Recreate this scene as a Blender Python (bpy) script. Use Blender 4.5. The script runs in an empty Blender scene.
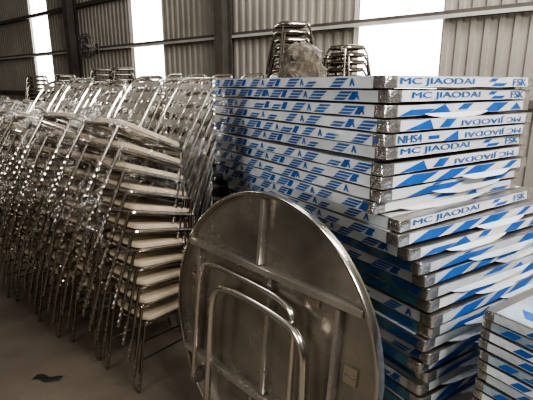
import bpy, math, random
from mathutils import Vector, Matrix, noise
random.seed(7)
R_=math.radians
C=bpy.context.scene.collection
try: bpy.context.scene.view_settings.look='AgX - High Contrast'
except Exception: pass
ORD=['topmost','second','third','fourth','fifth','sixth','seventh','eighth','ninth','tenth','eleventh','twelfth','thirteenth','fourteenth','fifteenth','sixteenth','seventeenth','eighteenth','nineteenth','twentieth','twenty-first','twenty-second','twenty-third','twenty-fourth','twenty-fifth','twenty-sixth','twenty-seventh','twenty-eighth','twenty-ninth','thirtieth']
def pos_word(k): return 'topmost' if k==0 else ORD[k]+' from top'

# ---------------- camera ----------------
F=450.0; PITCH=math.atan(115/F); H=1.75
cam=bpy.data.cameras.new('camera'); cam.sensor_width=36; cam.lens=36*F/533; cam.clip_end=200
co=bpy.data.objects.new('camera',cam); C.objects.link(co)
co.location=(0,0,H); co.rotation_euler=(math.pi/2-PITCH,0,0)
bpy.context.scene.camera=co
def ray(u,v):
    a=(u-266.5)/F; b=(200-v)/F; s,c=math.sin(PITCH),math.cos(PITCH)
    return Vector((a, c+b*s, -s+b*c))
def on_floor(u,v):
    d=ray(u,v); t=-H/d.z; return Vector((d.x*t,d.y*t,0))
RD=Vector((-.757,.653,0)); FD=Vector((-.653,-.757,0)); ND=Vector((.653,.757,0)); DW=6.0
def wall_hit(u,v,dist=DW):
    d=ray(u,v); t=dist/(d.x*ND.x+d.y*ND.y); p=d*t+Vector((0,0,H)); return p
def wall_t(u,v=60,dist=DW):
    p=wall_hit(u,v,dist); return p.x*RD.x+p.y*RD.y

# ---------------- materials ----------------
def mat(name, col, rough=.5, metal=0, noise_scale=None, amt=.15, bump=0, bscale=40, coat=0, stretch=None, rvar=0, spec=.5):
    m=bpy.data.materials.new(name); m.use_nodes=True; nt=m.node_tree; b=nt.nodes['Principled BSDF']
    b.inputs['Base Color'].default_value=(*col,1); b.inputs['Roughness'].default_value=rough; b.inputs['Metallic'].default_value=metal
    b.inputs['Coat Weight'].default_value=coat; b.inputs['Specular IOR Level'].default_value=spec
    tc=nt.nodes.new('ShaderNodeTexCoord'); src=tc.outputs['Object']
    if stretch:
        mp=nt.nodes.new('ShaderNodeMapping'); mp.inputs['Scale'].default_value=stretch; nt.links.new(src,mp.inputs[0]); src=mp.outputs[0]
    if noise_scale:
        n=nt.nodes.new('ShaderNodeTexNoise'); n.inputs['Scale'].default_value=noise_scale; n.inputs['Detail'].default_value=5
        nt.links.new(src,n.inputs['Vector'])
        r=nt.nodes.new('ShaderNodeValToRGB')
        r.color_ramp.elements[0].position=.3; r.color_ramp.elements[1].position=.7
        r.color_ramp.elements[0].color=(*[max(0,c*(1-amt)) for c in col],1); r.color_ramp.elements[1].color=(*[min(1,c*(1+amt)) for c in col],1)
        nt.links.new(n.outputs['Fac'],r.inputs[0]); nt.links.new(r.outputs[0],b.inputs['Base Color'])
        if rvar:
            mr=nt.nodes.new('ShaderNodeMapRange'); mr.inputs['To Min'].default_value=max(.03,rough-rvar); mr.inputs['To Max'].default_value=rough+rvar
            nt.links.new(n.outputs['Fac'],mr.inputs[0]); nt.links.new(mr.outputs[0],b.inputs['Roughness'])
    if bump:
        n2=nt.nodes.new('ShaderNodeTexNoise'); n2.inputs['Scale'].default_value=bscale; n2.inputs['Detail'].default_value=3
        nt.links.new(src,n2.inputs['Vector'])
        bp=nt.nodes.new('ShaderNodeBump'); bp.inputs['Strength'].default_value=bump; bp.inputs['Distance'].default_value=.01
        nt.links.new(n2.outputs['Fac'],bp.inputs['Height']); nt.links.new(bp.outputs[0],b.inputs['Normal'])
    return m
M={}
M['floor']=mat('concrete',(.155,.128,.10),.75,0,1.4,.3,.25,25,rvar=.15)
M['wall']=mat('corrugated_steel',(.44,.41,.36),.5,.0,.8,.2)
M['girt']=mat('dark_steel_paint',(.14,.125,.11),.6,0,3,.2)
M['girt_pale']=mat('pale_steel_paint',(.6,.58,.55),.5,0,3,.15)
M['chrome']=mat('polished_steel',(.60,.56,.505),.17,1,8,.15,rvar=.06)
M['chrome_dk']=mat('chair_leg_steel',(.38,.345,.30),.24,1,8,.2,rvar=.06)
M['chrome_sh']=mat('shaded_chair_steel',(.22,.20,.17),.32,1,8,.2,rvar=.06)  # chair steel darkened, shade of the rear rows painted into the colour
M['slat']=mat('flat_back_slat_steel',(.60,.565,.515),.3,.85,8,.15,rvar=.08)
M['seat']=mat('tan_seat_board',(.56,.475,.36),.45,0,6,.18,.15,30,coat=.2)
M['seat_sh']=mat('shaded_seat_board',(.26,.215,.165),.5,0,6,.18)  # seat board colour with the rear-row shade put into it
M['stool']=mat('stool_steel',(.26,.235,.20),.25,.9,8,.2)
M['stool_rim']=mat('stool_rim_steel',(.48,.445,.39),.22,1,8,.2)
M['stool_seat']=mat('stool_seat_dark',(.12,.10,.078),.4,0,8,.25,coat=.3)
M['steel']=mat('brushed_steel',(.46,.44,.415),.3,.9,3,.15,.08,60,stretch=(1,1,1),rvar=.1)
M['cap']=mat('dented_corner_steel',(.80,.79,.775),.22,.88,9,.25,.9,26,rvar=.1)
M['rim']=mat('table_rim_steel',(.66,.63,.585),.18,1,5,.12,rvar=.06)
M['tube']=mat('bright_leg_tube_steel',(.76,.735,.69),.15,1,5,.1,rvar=.06)
M['brace']=mat('brace_steel',(.50,.47,.43),.28,.8,5,.18,.08,30,rvar=.1)
M['steel_sheet']=mat('scuffed_tabletop_steel',(.37,.342,.30),.26,.80,3.0,.34,.18,9,rvar=.14)
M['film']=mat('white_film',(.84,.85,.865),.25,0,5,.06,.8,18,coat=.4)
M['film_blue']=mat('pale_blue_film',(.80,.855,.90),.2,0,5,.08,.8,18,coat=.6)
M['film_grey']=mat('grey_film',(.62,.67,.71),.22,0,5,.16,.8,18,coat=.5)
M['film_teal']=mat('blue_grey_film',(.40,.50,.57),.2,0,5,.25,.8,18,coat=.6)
M['blue']=mat('blue_ink',(.03,.15,.54),.35,0,9,.15,coat=.2)
M['text']=mat('pale_blue_lettering',(.05,.18,.50),.4,0,12,.25,coat=.2)
M['blue_dk']=mat('side_blue_ink',(.05,.17,.50),.4,0,9,.25,coat=.2)
M['teal']=mat('teal_film',(.10,.27,.37),.16,.15,6,.5,.5,15,coat=.6)
M['fan']=mat('fan_grey',(.11,.10,.095),.5,0,10,.1)
M['scrap']=mat('dark_scrap',(.035,.037,.034),.45,0,20,.3)
def plastic(name,lo,hi,col=(.8,.8,.78),rough=.1,metal=0,f0=.5,f1=.68):
    m=bpy.data.materials.new(name); m.use_nodes=True; nt=m.node_tree; b=nt.nodes['Principled BSDF']
    b.inputs['Base Color'].default_value=(*col,1); b.inputs['Roughness'].default_value=rough; b.inputs['Specular IOR Level'].default_value=.9
    b.inputs['Metallic'].default_value=metal
    out=nt.nodes['Material Output']; tr=nt.nodes.new('ShaderNodeBsdfTransparent'); mx=nt.nodes.new('ShaderNodeMixShader')
    tc=nt.nodes.new('ShaderNodeTexCoord'); n=nt.nodes.new('ShaderNodeTexNoise'); n.inputs['Scale'].default_value=13; n.inputs['Detail'].default_value=6; n.inputs['Distortion'].default_value=1.5
    nt.links.new(tc.outputs['Object'],n.inputs['Vector'])
    mr=nt.nodes.new('ShaderNodeMapRange'); mr.inputs['From Min'].default_value=f0; mr.inputs['From Max'].default_value=f1
    mr.inputs['To Min'].default_value=lo; mr.inputs['To Max'].default_value=hi
    nt.links.new(n.outputs['Fac'],mr.inputs[0]); nt.links.new(mr.outputs[0],mx.inputs[0])
    nt.links.new(tr.outputs[0],mx.inputs[1]); nt.links.new(b.outputs[0],mx.inputs[2]); nt.links.new(mx.outputs[0],out.inputs[0])
    bp=nt.nodes.new('ShaderNodeBump'); bp.inputs['Strength'].default_value=1; bp.inputs['Distance'].default_value=.05
    nt.links.new(n.outputs['Fac'],bp.inputs['Height']); nt.links.new(bp.outputs[0],b.inputs['Normal'])
    return m
M['plastic']=plastic('clear_plastic',.03,.46,(.88,.87,.85),.11,.82,.52,.69)
M['bag']=plastic('cloudy_plastic',.85,.98,(.15,.125,.092),.42)
def emit(name,col,s):
    m=bpy.data.materials.new(name); m.use_nodes=True; nt=m.node_tree
    e=nt.nodes.new('ShaderNodeEmission'); e.inputs[0].default_value=(*col,1); e.inputs[1].default_value=s
    nt.links.new(e.outputs[0],nt.nodes['Material Output'].inputs[0]); return m
M['window']=emit('daylit_panel',(1,.98,.95),6)

# ---------------- mesh builder ----------------
class MB:
    def __init__(s): s.v=[]; s.f=[]; s.mi=[]; s.m=0; s.X=Matrix()
    def add(s,vs,fs):
        o=len(s.v); s.v+= [tuple(s.X@Vector(p)) for p in vs]
        s.f+=[tuple(i+o for i in f) for f in fs]; s.mi+=[s.m]*len(fs)
    def box(s,x0,x1,y0,y1,z0,z1):
        vs=[(x,y,z) for z in (z0,z1) for y in (y0,y1) for x in (x0,x1)]
        s.add(vs,[(0,2,3,1),(4,5,7,6),(0,1,5,4),(2,6,7,3),(0,4,6,2),(1,3,7,5)])
    def tube(s,pts,r,n=8,closed=False,cap=True):
        pts=[Vector(p) for p in pts]; N=len(pts); rs=r if isinstance(r,(list,tuple)) else [r]*N
        tans=[]
        for i in range(N):
            a=pts[(i-1)%N] if (closed or i>0) else pts[i]; b=pts[(i+1)%N] if (closed or i<N-1) else pts[i]
            tans.append((b-a).normalized())
        t0=tans[0]; up=Vector((0,0,1)) if abs(t0.z)<.9 else Vector((1,0,0)); x=t0.cross(up).normalized()
        vs=[]
        for i in range(N):
            t=tans[i]; x=(x-t*x.dot(t)).normalized(); y=t.cross(x)
            for k in range(n):
                a=2*math.pi*k/n; vs.append(pts[i]+(x*math.cos(a)+y*math.sin(a))*rs[i])
        fs=[]
        for i in range(N if closed else N-1):
            j=(i+1)%N
            for k in range(n):
                l=(k+1)%n; fs.append((i*n+k,i*n+l,j*n+l,j*n+k))
        if cap and not closed: fs+= [tuple(range(n))[::-1], tuple((N-1)*n+k for k in range(n))]
        s.add(vs,fs)
    def loft(s,rings,cap=True):
        n=len(rings[0]); vs=[p for r in rings for p in r]; fs=[]
        for i in range(len(rings)-1):
            for k in range(n):
                l=(k+1)%n; fs.append((i*n+k,i*n+l,(i+1)*n+l,(i+1)*n+k))
        if cap: fs+=[tuple(range(n))[::-1],tuple((len(rings)-1)*n+k for k in range(n))]
        s.add(vs,fs)
    def poly(s,pts): s.add(pts,[tuple(range(len(pts)))])
    def build(s,name,mats,parent=None,smooth=True):
        me=bpy.data.meshes.new(name); me.from_pydata(s.v,[],s.f)
        if not isinstance(mats,(list,tuple)): mats=[mats]
        for m in mats: me.materials.append(m)
        for p,i in zip(me.polygons,s.mi): p.material_index=i
        me.update()
        if smooth: 
            me.shade_smooth() if hasattr(me,'shade_smooth') else None
            try: me.set_sharp_from_angle(angle=R_(40))
            except Exception: pass
        o=bpy.data.objects.new(name,me); C.objects.link(o)
        if parent: o.parent=parent
        return o
def rrect(w,d,r,z,n=4,cx=0,cy=0):
    out=[]
    for sx,sy,a0 in ((1,1,0),(-1,1,90),(-1,-1,180),(1,-1,270)):
        for k in range(n+1):
            a=R_(a0+90*k/n); out.append((cx+sx*(w/2-r)+r*math.cos(a),cy+sy*(d/2-r)+r*math.sin(a),z))
    return out
def thing(name,label,cat,group=None):
    o=bpy.data.objects.new(name,None); o.empty_display_size=.1; C.objects.link(o); tag(o,label,cat,group); return o
def tag(o,label,cat,group=None):
    o['label']=label; o['category']=cat
    if group: o['group']=group
    return o
def struct(o): o['kind']='structure'; return o
def dup(src,label=None,group=None):
    r=src.copy(); C.objects.link(r)
    for ch in list(src.children):
        c=ch.copy(); C.objects.link(c); c.parent=r
        for g in list(ch.children):
            d=g.copy(); C.objects.link(d); d.parent=c
    if label: r['label']=label
    if group: r['group']=group
    return r

# ---------------- setting ----------------
m=MB(); m.box(-24,14,-6,26,-.2,0); struct(m.build('floor',M['floor'],smooth=False))
WIN=[(33.5,50),(133,163),(358,441)]
gaps=[]
for a,b in WIN: gaps.append((wall_t(b,40),wall_t(a,40)))
gaps.sort()
def wp(t,off,z): p=RD*t+ND*(DW+off); return (p.x,p.y,z)
def corrugated(mb,t0,t1,z0,z1,pitch=.16,dep=.035):
    t=t0; k=math.floor(t0/pitch); pts=[]
    while k*pitch<t1+pitch:
        b=k*pitch
        for d,o in ((0,0),(.45,0),(.55,-dep),(.9,-dep),(1,0)): pts.append((b+d*pitch,o))
        k+=1
    pts=[p for p in pts if t0<=p[0]<=t1]; pts=[(t0,0)]+pts+[(t1,0)]
    vs=[];fs=[]
    for tt,o in pts: vs+=[wp(tt,o,z0),wp(tt,o,z1)]
    for i in range(len(pts)-1): fs.append((2*i,2*i+1,2*i+3,2*i+2))
    mb.add(vs,fs)
m=MB(); cur=-5.0; ZT=6.5
for a,b in gaps: corrugated(m,cur,a,0,ZT); cur=b
corrugated(m,cur,24,0,ZT)
for a,b in gaps: corrugated(m,a,b,0,1.0)
struct(m.build('wall_back',M['wall'],smooth=False))
for i,(a,b) in enumerate(gaps):
    m=MB(); m.add([wp(a,.02,1.0),wp(b,.02,1.0),wp(b,.02,ZT),wp(a,.02,ZT)],[(0,1,2,3)])
    struct(m.build('window_%d'%(i+1),M['window'],smooth=False))
def wbar(t0,t1,o0,o1,z0,z1,name,mt):
    m=MB(); vs=[wp(t,o,z) for z in (z0,z1) for o in (o0,o1) for t in (t0,t1)]
    m.add(vs,[(0,2,3,1),(4,5,7,6),(0,1,5,4),(2,6,7,3),(0,4,6,2),(1,3,7,5)])
    return struct(m.build(name,mt,smooth=False))
tn=1
for z in (1.55,2.6,3.63,4.7):
    wbar(-5,24,-.11,-.04,z-.06,z+.03,'trim_%d'%tn,M['girt']); tn+=1
    wbar(-5,24,-.125,-.11,z-.06,z-.015,'trim_%d'%tn,M['girt_pale'] if z==2.6 else M['girt']); tn+=1
for u,w in ((223,.2),(72,.22)):
    t=wall_t(u,40,DW-.25)
    m=MB()
    for (a0,a1,o0,o1) in ((-w/2,w/2,-.36,-.345),(-w/2,w/2,-.145,-.13),(-.008,.008,-.345,-.145)):
        vs=[wp(t+a,o,z) for z in (0,ZT) for o in (o0,o1) for a in (a0,a1)]
        m.add(vs,[(0,2,3,1),(4,5,7,6),(0,1,5,4),(2,6,7,3),(0,4,6,2),(1,3,7,5)])
    struct(m.build('trim_%d'%tn,M['girt'],smooth=False)); tn+=1

# ---------------- chair ----------------
def chair_geo():
    P={}
    m=MB(); W,D=.345,.415; cy=.027
    m.loft([rrect(W-.02,D-.02,.04,.423,cy=cy),rrect(W,D,.05,.427,cy=cy),rrect(W,D,.05,.445,cy=cy),rrect(W-.015,D-.015,.045,.450,cy=cy),rrect(W-.06,D-.06,.04,.453,cy=cy)])
    P['seat']=(m,'seat')
    m=MB(); m.tube([(x,y,.411) for x,y,z in rrect(.350,.440,.04,0,cy=cy)],.0125,8,closed=True); P['seat_frame']=(m,'chrome')
    legs=[]
    for sx in (1,-1):
        for front in (1,0):
            m=MB(); a=Vector((sx*.166,-.192 if front else .242,.410)); b=Vector((sx*.172,-.268 if front else .318,.0))
            pts=[];rs=[]; n=60
            for i in range(n+1):
                f=i/n; pts.append(a.lerp(b,f)); 
                q=(f*12)%1.0
                rs.append(.0094+(.0026*math.sin(math.pi*q/.5) if (q<.5 and .5<f<.97) else 0))
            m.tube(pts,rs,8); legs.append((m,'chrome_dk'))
    P['leg']=legs
    m=MB()
    def up(z):
        f=(z-.41)/.5; return .247+.055*f+.05*f*f
    pts=[(-.165,up(z),z) for z in [.40+.06*i for i in range(7)]]
    top=[]
    for k in range(1,7):
        a=R_(90*k/6); cr=.075
        z=.825+cr*math.sin(a); top.append((-.165+cr-cr*math.cos(a),up(z)+.010*math.sin(a),z))
    full=pts+[(-.165,up(.80),.80)]+top; full=full+[(-x,y,z) for x,y,z in full[::-1]]
    m.tube(full,.0115,8); P['back_frame']=(m,'chrome')
    m=MB()
    def slat(z0,z1):
        n=10; vs=[];fs=[]
        for i in range(n+1):
            x=-.165+.33*i/n; b=.012*(1-(x/.165)**2)
            for (z,o) in ((z0,-.003),(z1,-.003),(z1,.003),(z0,.003)): vs.append((x,up(z)+b+o,z))
        for i in range(n):
            for k in range(4): l=(k+1)%4; fs.append((i*4+k,i*4+l,i*4+4+l,i*4+4+k))
        fs+=[(0,1,2,3),(n*4+3,n*4+2,n*4+1,n*4)]
        m.add(vs,fs)
    slat(.565,.605); slat(.655,.69); slat(.74,.775); slat(.82,.86)
    for x in (-.09,0,.09):
        m.tube([(x,up(z)+.009,z) for z in (.58,.67,.76,.84)],.0055,6)
    P['back_slats']=(m,'slat')
    st=[]
    for sx in (1,-1):
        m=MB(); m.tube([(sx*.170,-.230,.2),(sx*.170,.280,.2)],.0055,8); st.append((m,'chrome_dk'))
    P['stretcher']=st
    return P
def make_chair(name='banquet_chair'):
    t=thing(name,'','chair'); P=chair_geo()
    for k,g in P.items():
        for m,mt in (g if isinstance(g,list) else [g]): m.build(k,M[mt],t)
    return t
def make_plain_chair(name='banquet_chair'):
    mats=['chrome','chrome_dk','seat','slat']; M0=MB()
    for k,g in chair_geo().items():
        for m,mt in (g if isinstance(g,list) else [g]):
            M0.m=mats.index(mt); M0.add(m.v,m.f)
    o=M0.build(name,[M['chrome_sh'],M['chrome_sh'],M['seat_sh'],M['chrome_sh']]); tag(o,'','chair'); return o  # rear-row chairs use the steel and seat colours with painted-in shade
def make_stool(name='stacking_stool'):
    t=thing(name,'','stool')
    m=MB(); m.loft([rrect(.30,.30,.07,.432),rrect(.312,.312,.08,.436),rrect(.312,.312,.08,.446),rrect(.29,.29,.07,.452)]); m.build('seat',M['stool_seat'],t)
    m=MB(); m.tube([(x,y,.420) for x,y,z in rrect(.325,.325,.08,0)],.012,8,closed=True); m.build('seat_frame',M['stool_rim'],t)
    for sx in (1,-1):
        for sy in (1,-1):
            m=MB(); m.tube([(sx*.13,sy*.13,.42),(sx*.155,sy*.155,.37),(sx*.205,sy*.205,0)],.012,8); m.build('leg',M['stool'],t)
    return t
proto=[make_chair(),False]; plain=[make_plain_chair(),False]; stool=[make_stool(),False]
def take(kind):
    p={'full':proto,'plain':plain,'stool':stool}[kind]
    if not p[1]: p[1]=True; return p[0]
    return dup(p[0])
SF=Vector((0,-.197,.43))
TH0=math.atan2(-.653,.757)
def stack(corner,n,labelf,group,theta=TH0,dz=.104,tilt=2.2,fwd=.007,full=None,right=True,base_tilt=0):
    rz=Matrix.Rotation(theta,3,'Z')
    off=rz@Vector((.172,-.268,0)) if right else Vector((0,0,0))
    ctr=Vector(corner)-off
    for i in range(n):
        k=n-1-i
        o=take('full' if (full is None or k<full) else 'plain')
        phi=-R_(base_tilt+tilt*i+(random.uniform(-.3,.3) if i else 0)); th=theta+(R_(random.uniform(-.9,.9)) if i else 0)
        Rm=Matrix.Rotation(th,3,'Z')@Matrix.Rotation(phi,3,'X')
        piv=ctr+rz@(SF+Vector((random.uniform(-.005,.005) if i else 0,-fwd*i+(random.uniform(-.003,.003) if i else 0),dz*i)))
        o.location=piv-Rm@SF; o.rotation_euler=(phi,0,th)
        o['label']=labelf(k); o['group']=group
P0=on_floor(136,395)
WH=['nearest the round table','second from the round table','third from the round table','fourth from the round table','at far left edge']
YAW=[0,2,-2,1.5,0]; DZ=[.114,.1155,.113,.115,.113]; NDO=[.02,.04,-.01,.03,0]; FW=[.006,.008,.005,.007,.006]
for j in range(5):
    stack(P0+RD*(.475*j)+ND*NDO[j],11,lambda k,j=j:'steel chair with tan seat, %s, front-row stack %s'%(pos_word(k),WH[j]),'chairs in the front row of stacks',dz=DZ[j],theta=TH0+R_(YAW[j]),fwd=FW[j],tilt=2.3)
RW=['beside the table pile','second from the table pile','third from the table pile','fourth from the table pile','fifth from the table pile','sixth from the table pile','seventh from the table pile','last at far left']
for j in range(8):
    stack(P0+ND*.99+RD*(.475*(j+1)+.05)+ND*random.uniform(-.02,.02),11,lambda k,j=j:'steel chair, %s, second-row stack %s'%(pos_word(k),RW[j]),'chairs in the second row of stacks',dz=.113+random.uniform(-.002,.002),full=2,tilt=2.3)
for j in range(6):
    stack(P0+ND*1.99+RD*(.47*(j+2)-.08)+ND*random.uniform(-.02,.02),12,lambda k,j=j:'steel chair, %s, third-row stack %s'%(pos_word(k),RW[j]),'chairs in the third row of stacks',dz=.112+random.uniform(-.002,.002),full=1,tilt=2.2)
for (u,y,th),n,d in (((291,5.2,20),26,'tallest stack behind the plastic bag'),((311,6.1,15),22,'low stack just right of the bag'),((327,5.6,10),22,'middle stack behind the table pile'),((346,5.2,35),23,'rightmost stack behind the table pile'),
        ((104,7.6,15),21,'far stack left of the white window'),((123,7.4,30),21,'far stack under the white window'),((66,8.6,20),20,'far stack beneath the wall fan'),((38,9.2,10),20,'far stack under the leftmost window')):
    x=(u-266.5)/F*(y*math.cos(PITCH))
    for i in range(n):
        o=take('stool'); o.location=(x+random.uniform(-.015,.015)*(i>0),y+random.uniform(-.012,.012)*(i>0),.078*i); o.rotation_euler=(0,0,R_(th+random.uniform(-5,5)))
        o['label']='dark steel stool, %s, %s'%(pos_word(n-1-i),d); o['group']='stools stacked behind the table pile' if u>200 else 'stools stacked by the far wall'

# plastic wraps over the front stacks
def wrap(corner,label,seed,theta,dzt,side=False):
    rz=Matrix.Rotation(theta,3,'Z')
    ctr=Vector(corner)-rz@Vector((.172,-.268,0))
    m=MB(); nx,ns=34,72; ne=16 if side else 0
    path=[(.43,1.77),(.405,1.80),(.35,1.72),(.23,1.51),(.07,1.51),(-.06,1.58),(-.25,1.645),(-.31,1.62),(-.40,1.48),(-.48,1.30),(-.50,1.15),(-.48,1.02)]
    def pt(f):
        g=f*(len(path)-1); i=min(int(g),len(path)-2); a=g-i
        return (path[i][0]*(1-a)+path[i+1][0]*a, path[i][1]*(1-a)+path[i+1][1]*a)
    vs=[];fs=[]; w=nx+ne
    rg=lambda p: 1-2*abs(noise.noise(p))
    for i in range(ns+1):
        y,z=pt(i/ns); z+=dzt
        for k in range(w+1):
            kk=min(k,nx); x=-.195+.39*kk/nx; e=abs(x)/.195; t=max(0,k-nx)/max(1,ne)
            n1=noise.noise(Vector((x*7+seed*7,y*6,z*6-t*3)))*.026+rg(Vector((x*14+seed,y*11,z*11-t*5)))*.013
            ee=0 if (side and x>0) else e
            sag=(.20 if y<.1 else .06)*max(0,ee-.86)/.14
            zz=z+n1-(sag if y>-.3 else 0)
            if i==ns: zz+=.05*noise.noise(Vector((x*12,seed,0)))
            yy=y-n1+(.20*max(0,ee-.86)/.14 if y<-.3 else 0)
            if t>0:
                drop=.46*t*(1 if y>-.35 else .35); zz-=drop; yy+=.10*t
            vs.append((x+n1*.4+.028*math.sin(math.pi*t)*(t>0)+.012*t,yy,zz))
    for i in range(ns):
        for k in range(w):
            a=i*(w+1)+k; fs.append((a,a+1,a+w+2,a+w+1))
    m.add(vs,fs); o=m.build('plastic_wrap',M['plastic']); o.location=ctr; o.rotation_euler=(0,0,theta)
    tag(o,label,'plastic wrap','plastic wraps on chair stacks')
for j in range(4): wrap(P0+RD*(.475*j)+ND*NDO[j],'crinkled clear plastic wrap over front-row chair stack %s'%WH[j],j+1,TH0+R_(YAW[j]),(DZ[j]-.114)*10,j==0)

# ---------------- folding tables in film ----------------
def text_mesh(s):
    cu=bpy.data.curves.new('lettering','FONT'); cu.body=s; cu.size=1
    o=bpy.data.objects.new('lettering',cu); C.objects.link(o)
    bpy.context.view_layer.update()
    dg=bpy.context.evaluated_depsgraph_get(); me=bpy.data.meshes.new_from_object(o.evaluated_get(dg))
    vs=[tuple(v.co) for v in me.vertices]; fs=[tuple(p.vertices) for p in me.polygons]
    bpy.data.objects.remove(o); bpy.data.meshes.remove(me)
    x0=min(v[0] for v in vs);x1=max(v[0] for v in vs);y0=min(v[1] for v in vs);y1=max(v[1] for v in vs)
    return [((v[0]-x0)/(x1-x0),(v[1]-y0)/(y1-y0)) for v in vs],fs
TX={s:text_mesh(s) for s in ('MC JIAODAI','NHS4','FSK','A')}
class Face:
    """2D drawing on a side: u from left edge as seen, v 0..1 of face height"""
    def __init__(s,mb,kind,W,L,z0,z1): s.mb,s.k,s.W,s.L,s.z0,s.z1=mb,kind,W,L,z0,z1; s.lift=0
    def p(s,u,v):
        z=s.z0+(s.z1-s.z0)*v; o=.0045+s.lift
        return (-s.W/2+u,-s.L/2-o,z) if s.k=='end' else (-s.W/2-o,s.L/2-u,z)
    def text(s,t,u0,u1,v0=.12,v1=.88,flip=False,bold=3,mi=2):
        vs,fs=TX[t]; pm=s.mb.m; s.mb.m=mi
        if flip: vs=[(1-a,1-b) for a,b in vs]
        for i in range(bold):
            q=.0028*i; s.lift=i*.00008; s.mb.add([s.p(u0+q+(u1-u0)*a,v0+(v1-v0)*b) for a,b in vs],fs)
        s.lift=0; s.mb.m=pm
    def para(s,u0,u1,v0,v1,sl): s.mb.poly([s.p(u0,v0),s.p(u1,v0),s.p(u1+sl,v1),s.p(u0+sl,v1)])
    def tri(s,a,b,c): s.mb.poly([s.p(*a),s.p(*b),s.p(*c)])
LEG=.011
def make_table(W,L,variant,filmmat='film',sidemat='film',name='folding_table',small=False,TH=.053,seed=0):
    t=thing(name,'','table')
    z0,z1=LEG,LEG+TH; wide=not small
    m=MB()
    m.loft([rrect(W-.004,L-.004,.012,z0),rrect(W,L,.014,z0+.003),rrect(W,L,.014,z1-.004),rrect(W-.006,L-.006,.012,z1)])
    m.build('tabletop',M['steel'],t)
    for sx in (1,-1):
        for sy in (1,-1):
            m=MB(); w=.07 if wide else .045
            prof=[(sx*(W/2-w),sy*L/2),(sx*(W/2-.016),sy*L/2),(sx*(W/2-.005),sy*(L/2-.005)),(sx*W/2,sy*(L/2-.016)),(sx*W/2,sy*(L/2-w))]
            vs=[];fs=[]
            for v in range(4):
                z=z0-.001+(TH+.001)*v/3
                for i,(x,y) in enumerate(prof):
                    o=.003+.0045*noise.noise(Vector((x*13+variant+seed*3,y*17,v*.9)))
                    vs.append((x+sx*o*(i>=1),y+sy*o*(i<=3),z))
            for v in range(3):
                for i in range(4): a=v*5+i; fs.append((a,a+1,a+6,a+5) if sx*sy<0 else (a,a+5,a+6,a+1))
            m.add(vs,fs); m.build('corner_cap',M['cap'],t)
    m=MB(); c=.07 if wide else .045
    for kind in range(4):
        ln=(W if kind%2==0 else L)-2*c; n=40; vs=[];fs=[]
        drop=-.002 if kind%2==0 else .002
        for i in range(n+1):
            u=-ln/2+ln*i/n
            for v in range(4):
                z=z0-drop+(TH+drop-.002)*v/3+.003*noise.noise(Vector((u*6+variant*9+seed*5,kind*4,v*.1)))
                o=.0020+.0026*noise.noise(Vector((u*11+variant*5+seed*3,v*.9,kind*3)))
                vs.append({0:(u,-L/2-o,z),1:(W/2+o,u,z),2:(-u,L/2+o,z),3:(-W/2-o,-u,z)}[kind])
        for i in range(n):
            for v in range(3): a=i*4+v; fs.append((a,a+4,a+5,a+1))
        m.m=0 if kind%2==0 else 1
        m.add(vs,fs)
    m.m=0
    m.add([(-W/2+.01,-L/2+c,z1+.0006),(W/2-.01,-L/2+c,z1+.0006),(W/2-.01,L/2-c,z1+.0006),(-W/2+.01,L/2-c,z1+.0006)],[(0,1,2,3)])
    film=m.build('protective_film',[M[filmmat],M[sidemat]],t)
    if variant in (1,3,4,7) and wide:
        m=MB(); u0={1:.25,3:.55,4:.15,7:.35}[variant]; ln={1:.5,3:.45,4:.7,7:.6}[variant]; vs=[];fs=[]; n=20
        for i in range(n+1):
            f=i/n; x=-W/2+u0+ln*f; b=math.sin(math.pi*f)**.6
            for v in range(4):
                g=v/3; nn=noise.noise(Vector((x*8,g*2,variant+seed)))
                vs.append((x,-L/2-.007-.020*b*g-.010*abs(nn)*g,z0+.010-.026*b*g-.008*nn*g))
        for i in range(n):
            for v in range(3): a=i*4+v; fs.append((a,a+4,a+5,a+1))
        m.add(vs,fs); m.build('loose_film',M[filmmat],film)
    m=MB(); e=Face(m,'end',W,L,z0+.003,z1-.003)
    sh=.05*seed
    if variant==0:
        e.text('MC JIAODAI',.085+sh,.61+sh)
        if wide: e.text('FSK',.95,1.075); e.para(.73,.79,.55,.9,.03); e.para(.76,.87,.08,.4,.03)
    elif variant==1:
        e.para(.08+sh,.25+sh,.02,.6,.08); e.tri((.25+sh,.02),(.46+sh,.02),(.40+sh,1)); e.para(.50+sh,.58+sh,.4,1,.05)
        if wide: e.para(.72,.86,.02,.98,.09); e.tri((.97,.1),(1.08,.1),(1.03,.9))
    elif variant==2:
        e.text('NHS4',.08,.24); e.tri((.40,.02),(.52,.02),(.51,1)); e.para(.29,.37,.3,.65,0)
        if wide: e.text('MC JIAODAI',.57,1.07,flip=True)
    elif variant==3:
        for q,w in ((.08,.19),(.36,.14),(.56,.18)): e.para(q+sh,q+w+sh,.0,1,.12)
        if wide: e.para(.92,.99,.2,1,.08)
    elif variant==4:
        e.para(.36+sh,.52+sh,.45,1,.1)
        if wide: e.tri((.60+sh,.02),(.74+sh,.02),(.71+sh,.65)); e.para(.88,1.04,.05,.4,.05)
    elif variant==5:
        e.tri((.10,.02),(.30,.02),(.27,1)); e.para(.34,.42,.1,.95,.05)
        if wide: e.text('MC JIAODAI',.51,1.04,flip=True)
    elif variant==7:
        e.para(.12+sh,.42+sh,.0,.75,.16); e.para(.30+sh,.36+sh,.8,1,.03)
        if wide: e.para(.78,.98,.15,1,.08)
    s=Face(m,'side',W,L,z0+.000,z1-.003)
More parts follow.
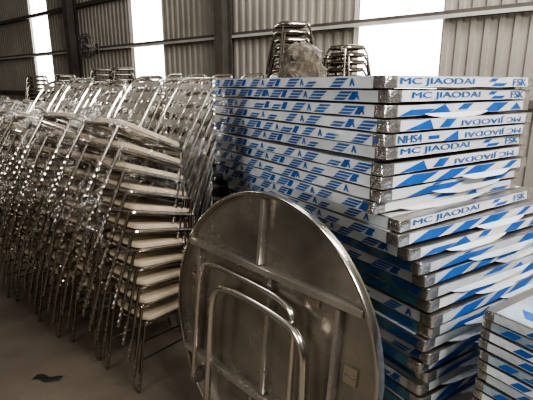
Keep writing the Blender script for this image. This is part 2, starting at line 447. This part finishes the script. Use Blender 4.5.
    if small:
        u=.06+.03*variant
        while u<L-.2:
            m.m=0; s.para(u,u+.06,.1,.9,.03); m.m=1; s.para(u+.10,u+.15,.15,.45,.02); m.m=0; s.tri((u+.13,.55),(u+.17,.55),(u+.15,.95))
            u+=.22
        zt=z1+.0012; 
        for q in range(6):
            for w in range(4):
                y=L/2-.14-.17*q; x=-W/2+.06+.15*w; m.m=(q+w)%2
                m.poly([(x,y,zt),(x+.07,y+.05,zt),(x+.07,y,zt),(x,y-.05,zt)])
    else:
        rs=random.Random(variant*7+seed*31+3)
        u=.09+.2*((variant*2+seed)%5)/5; n=0
        while u<L-.2:
            m.m=1; nb=rs.choice((3,3,2)); ln=rs.uniform(.065,.10)
            for q in range(nb): s.para(u+.018*q,u+ln+.02*q,.06+.31*q,.28+.31*q,.022)
            if rs.random()<.45: m.m=0; s.para(u+ln+.03,u+ln+.07,.1,.9,.03); m.m=1
            if n%2: s.text('A',u+.148,u+.18,.15,.85,bold=3,mi=1)
            u+=.2+rs.uniform(-.012,.012); n+=1
    m.build('film_print',[M['blue'],M['blue_dk'],M['text']],film,smooth=False)
    for sy in (1,-1):
        m=MB(); pts=[(-W/2+.1,sy*(L/2-.05),.006),(-W/2+.1,sy*.08,.006),(W/2-.1,sy*.08,.006),(W/2-.1,sy*(L/2-.05),.006)]
        m.tube(pts,.006,6); m.build('folded_leg',M['chrome'],t)
    return t
r3=Vector((.845,.535,0)); l3=Vector((-.535,.845,0)); THT=math.atan2(.535,.845)
A=Vector((.52,2.0,0)); TW,TL=1.17,1.88; PIT=.053+LEG
protos={}
def table(key,*a,**kw):
    if key in protos: return dup(protos[key])
    protos[key]=make_table(*a,**kw); return protos[key]
order=[0,0,1,5,2,0,5,3,7,4,0,3,1,7,3,4,7,3,1,4,7,3,1,4,3,7,4,1]
NL=28
for k in range(NL):
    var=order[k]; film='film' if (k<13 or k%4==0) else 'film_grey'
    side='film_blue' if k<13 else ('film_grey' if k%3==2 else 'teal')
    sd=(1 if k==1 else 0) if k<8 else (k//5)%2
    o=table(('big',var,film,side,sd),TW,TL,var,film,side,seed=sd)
    fcam=fr=0
    if k>=10:
        g=min(1,(k-9)/6); fcam=.05+.17*g; fr=.02+.13*g
        if k>22: fcam-=.01*(k-22)
    jy=random.uniform(-.026,.026); jx=random.uniform(-.02,.02)
    p=A+r3*(TW/2+fr+jx)+l3*(TL/2-fcam+jy)
    o.location=(p.x,p.y,PIT*(NL-1-k))
    o.rotation_euler=(R_(random.uniform(-.14,.14)),R_(random.uniform(-.35,.35)),THT+R_(random.uniform(-1.2,1.2)))
    if k==NL-1: o.rotation_euler=(0,0,THT)
    o['label']='film-wrapped folded table, %s in the tall table pile'%pos_word(k); o['group']='tables in the tall pile'
B=Vector((.94,1.765,0)); SW,SL,STH=.68,1.15,.037; NS=17
for k in range(NS):
    var=[4,1,3][k%3]; f=['film_grey','film_teal','film_blue'][k%3]
    o=table(('small',var,f),SW,SL,var,'film_teal',f,small=True,TH=STH)
    p=B+r3*(SW/2+random.uniform(-.012,.012))-l3*(SL/2+random.uniform(-.012,.012))
    o.location=(p.x,p.y,(STH+LEG)*(NS-1-k)); o.rotation_euler=(0,0,THT+R_(random.uniform(-1.2,1.2)))
    o['label']='small film-wrapped table, %s in the low pile at right edge'%pos_word(k); o['group']='tables in the low pile'

# ---------------- round folding table ----------------
RR=.65; tau=R_(6); al=R_(47)
ex=Vector((math.cos(al),-math.sin(al),0)); q=Vector((-math.sin(al),-math.cos(al),0)); Z=Vector((0,0,1))
ey=Z*math.cos(tau)-q*math.sin(tau); ez=q*math.cos(tau)+Z*math.sin(tau)
cen=Vector((-.018,1.875,0)); base=cen+q*(RR*math.sin(tau))
rt=thing('round_folding_table','round steel folding table standing on edge, underside and folded legs showing','table')
rt.matrix_world=Matrix(((ex.x,ey.x,ez.x,base.x),(ex.y,ey.y,ez.y,base.y),(ex.z,ey.z,ez.z,base.z),(0,0,0,1)))
def circ(r,z,n=96): return [(r*math.cos(2*math.pi*i/n),RR+r*math.sin(2*math.pi*i/n),z) for i in range(n)]
m=MB(); m.loft([circ(RR-.012,0),circ(RR-.004,.004),circ(RR-.004,.008),circ(RR-.02,.010),circ(.3,.0105),circ(.02,.011)]); m.build('tabletop',M['steel_sheet'],rt)
m=MB(); m.loft([circ(RR-.01,.0),circ(RR,.006),circ(RR,.040),circ(RR-.003,.046),circ(RR-.010,.048),circ(RR-.015,.046),circ(RR-.017,.040),circ(RR-.017,.010)],cap=False); m.build('rim',M['rim'],rt)
def bar(x0,y0,x1,y1,w,h,name,z=.011):
    m=MB(); d=Vector((x1-x0,y1-y0,0)); L=d.length; a=math.atan2(d.y,d.x)
    m.X=Matrix.Translation((x0,RR+y0,z))@Matrix.Rotation(a,4,'Z')
    m.loft([[(p[0]+L/2,p[1],p[2]) for p in rrect(L,w,.004,0,2)],[(p[0]+L/2,p[1],p[2]) for p in rrect(L,w,.004,h*.8,2)],[(p[0]+L/2,p[1],p[2]) for p in rrect(L-.004,w-.006,.003,h,2)]])
    return m.build(name,M['brace'],rt)
bar(-.55,.30,.55,.30,.032,.042,'cross_bar'); bar(-.55,-.30,.55,-.30,.032,.042,'cross_bar')
bar(-.47,-.28,-.47,.28,.024,.036,'brace_bar'); bar(.44,-.28,.44,.28,.024,.036,'brace_bar')
bar(-.02,.32,-.02,.62,.024,.036,'brace_bar'); bar(0,-.62,0,-.32,.024,.036,'brace_bar'); bar(.06,-.28,.06,.28,.026,.03,'brace_bar')
def chaikin(p,it=4):
    for _ in range(it):
        o=[p[0]]
        for a,b in zip(p[:-1],p[1:]): o+=[(a[0]*.75+b[0]*.25,a[1]*.75+b[1]*.25),(a[0]*.25+b[0]*.75,a[1]*.25+b[1]*.75)]
        p=o+[p[-1]]
    return p
def leg_loop(poly,z,r):
    pts=chaikin(poly); m=MB(); m.tube([(x,RR+y,z) for x,y in pts],r,12); o=m.build('leg_frame',M['tube'],rt)
    for x,y in (poly[0],poly[-1]):
        m=MB(); m.box(x-.022,x+.022,RR+y-.03,RR+y+.03,.011,z+.004); m.build('hinge_bracket',M['steel'],o)
    return o
leg_loop([(-.26,-.56),(-.27,-.1),(-.27,.14),(-.12,.175),(.16,.165),(.33,.13),(.35,-.1),(.37,-.49)],.096,.0165)
leg_loop([(-.44,-.43),(-.43,.0),(-.42,.20),(-.34,.235),(-.10,.235),(.16,.225),(.24,.18),(.25,.0),(.26,-.55)],.062,.0125)
for x,y in ((-.52,.12),(.51,.03),(.30,.27)):
    m=MB(); m.box(x-.03,x+.03,RR+y-.035,RR+y+.035,.011,.022); m.tube([(x-.02,RR+y,.026),(x+.02,RR+y,.026)],.006,8); m.build('latch_plate',M['chrome'],rt)

# ---------------- bag on the table pile ----------------
m=MB(); rings=[]
topz=PIT*NL
bx=(304-266.5)/F; by=3.0
for i in range(17):
    f=i/16; r=.13*(1-.15*f)*(1-max(0,f-.55)**2*3.2) if f<1 else .03
    rr=[]
    for k in range(36):
        a=2*math.pi*k/36; ca,sa=math.cos(a),math.sin(a)
        nn=1+.30*noise.noise(Vector((ca*1.8,sa*1.8,f*3)))+.26*(1-2*abs(noise.noise(Vector((ca*5,sa*5,f*4)))))*.6
        rr.append((r*nn*ca-.02*f,r*nn*sa,f*.21+.02*noise.noise(Vector((ca*3,sa*3,f*2)))*(f>0)))
    rings.append(rr)
m.loft(rings); o=m.build('plastic_bag',M['bag']); o.location=(bx*by*.97,by,topz+.004)
tag(o,'crumpled dull brown plastic bag sitting on top of the tall table pile','bag')

# ---------------- wall fan ----------------
fp=wall_hit(86,46,DW-.62)
fan=thing('wall_fan','round grey caged wall fan mounted beside the dark left column','fan')
fth=math.atan2(FD.y,FD.x)+math.pi/2
fan.location=fp; fan.rotation_euler=(0,0,fth)
m=MB()
for rr_,y in ((.26,-.0),(.24,-.05),(.16,-.08),(.08,-.09),(.24,.05)):
    m.tube([(rr_*math.cos(2*math.pi*i/40),y,rr_*math.sin(2*math.pi*i/40)) for i in range(40)],.009,6,closed=True)
for i in range(20):
    a=2*math.pi*i/20; c,s=math.cos(a),math.sin(a)
    m.tube([(.03*c,-.09,.03*s),(.16*c,-.08,.16*s),(.24*c,-.05,.24*s),(.26*c,0,.26*s),(.24*c,.05,.24*s),(.08*c,.10,.08*s)],.003,5)
m.build('cage',M['fan'],fan)
for i in range(3):
    m=MB(); a=2*math.pi*i/3; m.X=Matrix.Rotation(a,4,'Y')
    m.add([(-.02,-.02,.04),(.05,.02,.04),(.10,.03,.20),(-.05,-.03,.21)],[(0,1,2,3)]); m.build('blade',M['girt'],fan)
m=MB(); m.tube([(0,-.04,0),(0,.06,0),(0,.18,0)],[.05,.06,.05],16); m.build('motor',M['fan'],fan)
m=MB(); m.tube([(0,.18,0),(0,.26,-.06)],.02,8); m.box(-.06,.06,.255,.275,-.16,.06); m.build('bracket',M['girt'],fan)

# ---------------- scrap on the floor ----------------
p=on_floor(47,379); m=MB(); vs=[];fs=[]
for i in range(13):
    for k in range(4):
        x=-.085+.17*i/12; y=-.025+.05*k/3
        vs.append((x,y+.012*math.sin(i*.7),.004+.012*abs(noise.noise(Vector((x*30,y*40,2))))))
for i in range(12):
    for k in range(3): a=i*4+k; fs.append((a,a+4,a+5,a+1))
m.add(vs,fs); o=m.build('plastic_scrap',M['scrap']); o.location=p; o.rotation_euler=(0,0,R_(-8)); tag(o,'dark crumpled plastic scrap lying on the concrete floor','scrap')

# ---------------- light ----------------
w=bpy.data.worlds.new('world'); bpy.context.scene.world=w; w.use_nodes=True; nt=w.node_tree
bg=nt.nodes['Background']; tc=nt.nodes.new('ShaderNodeTexCoord'); sp=nt.nodes.new('ShaderNodeSeparateXYZ'); rp=nt.nodes.new('ShaderNodeValToRGB')
nt.links.new(tc.outputs['Generated'],sp.inputs[0]); nt.links.new(sp.outputs['Z'],rp.inputs[0]); nt.links.new(rp.outputs[0],bg.inputs[0])
rp.color_ramp.elements[0].position=0; rp.color_ramp.elements[0].color=(.11,.10,.087,1)
rp.color_ramp.elements[1].position=.8; rp.color_ramp.elements[1].color=(.72,.685,.635,1)
bg.inputs[1].default_value=.43
def area(name,loc,target,sx,sy,e,col=(1,.975,.935)):
    l=bpy.data.lights.new(name,'AREA'); l.shape='RECTANGLE'; l.size=sx; l.size_y=sy; l.energy=e; l.color=col
    o=bpy.data.objects.new(name,l); C.objects.link(o); o.location=loc
    o.rotation_euler=(Vector(target)-Vector(loc)).to_track_quat('-Z','Y').to_euler(); return o
area('roof_light',(2.8,-1.2,4.6),(1.1,2.4,1.1),2.2,1.2,255)
area('roof_light_back',(-1,4.5,6),(-1,4.5,0),5,1.2,72)
area('wall_fill_right',(3.2,2.6,5.6),(2.6,5.6,2.6),2.5,1.0,185)  # added fill that brightens the right part of the back wall
area('left_fill',(-3.2,-1.6,2.4),(-.1,1.9,.7),1.7,1.7,72)  # added fill from camera left for the round table underside; no door there
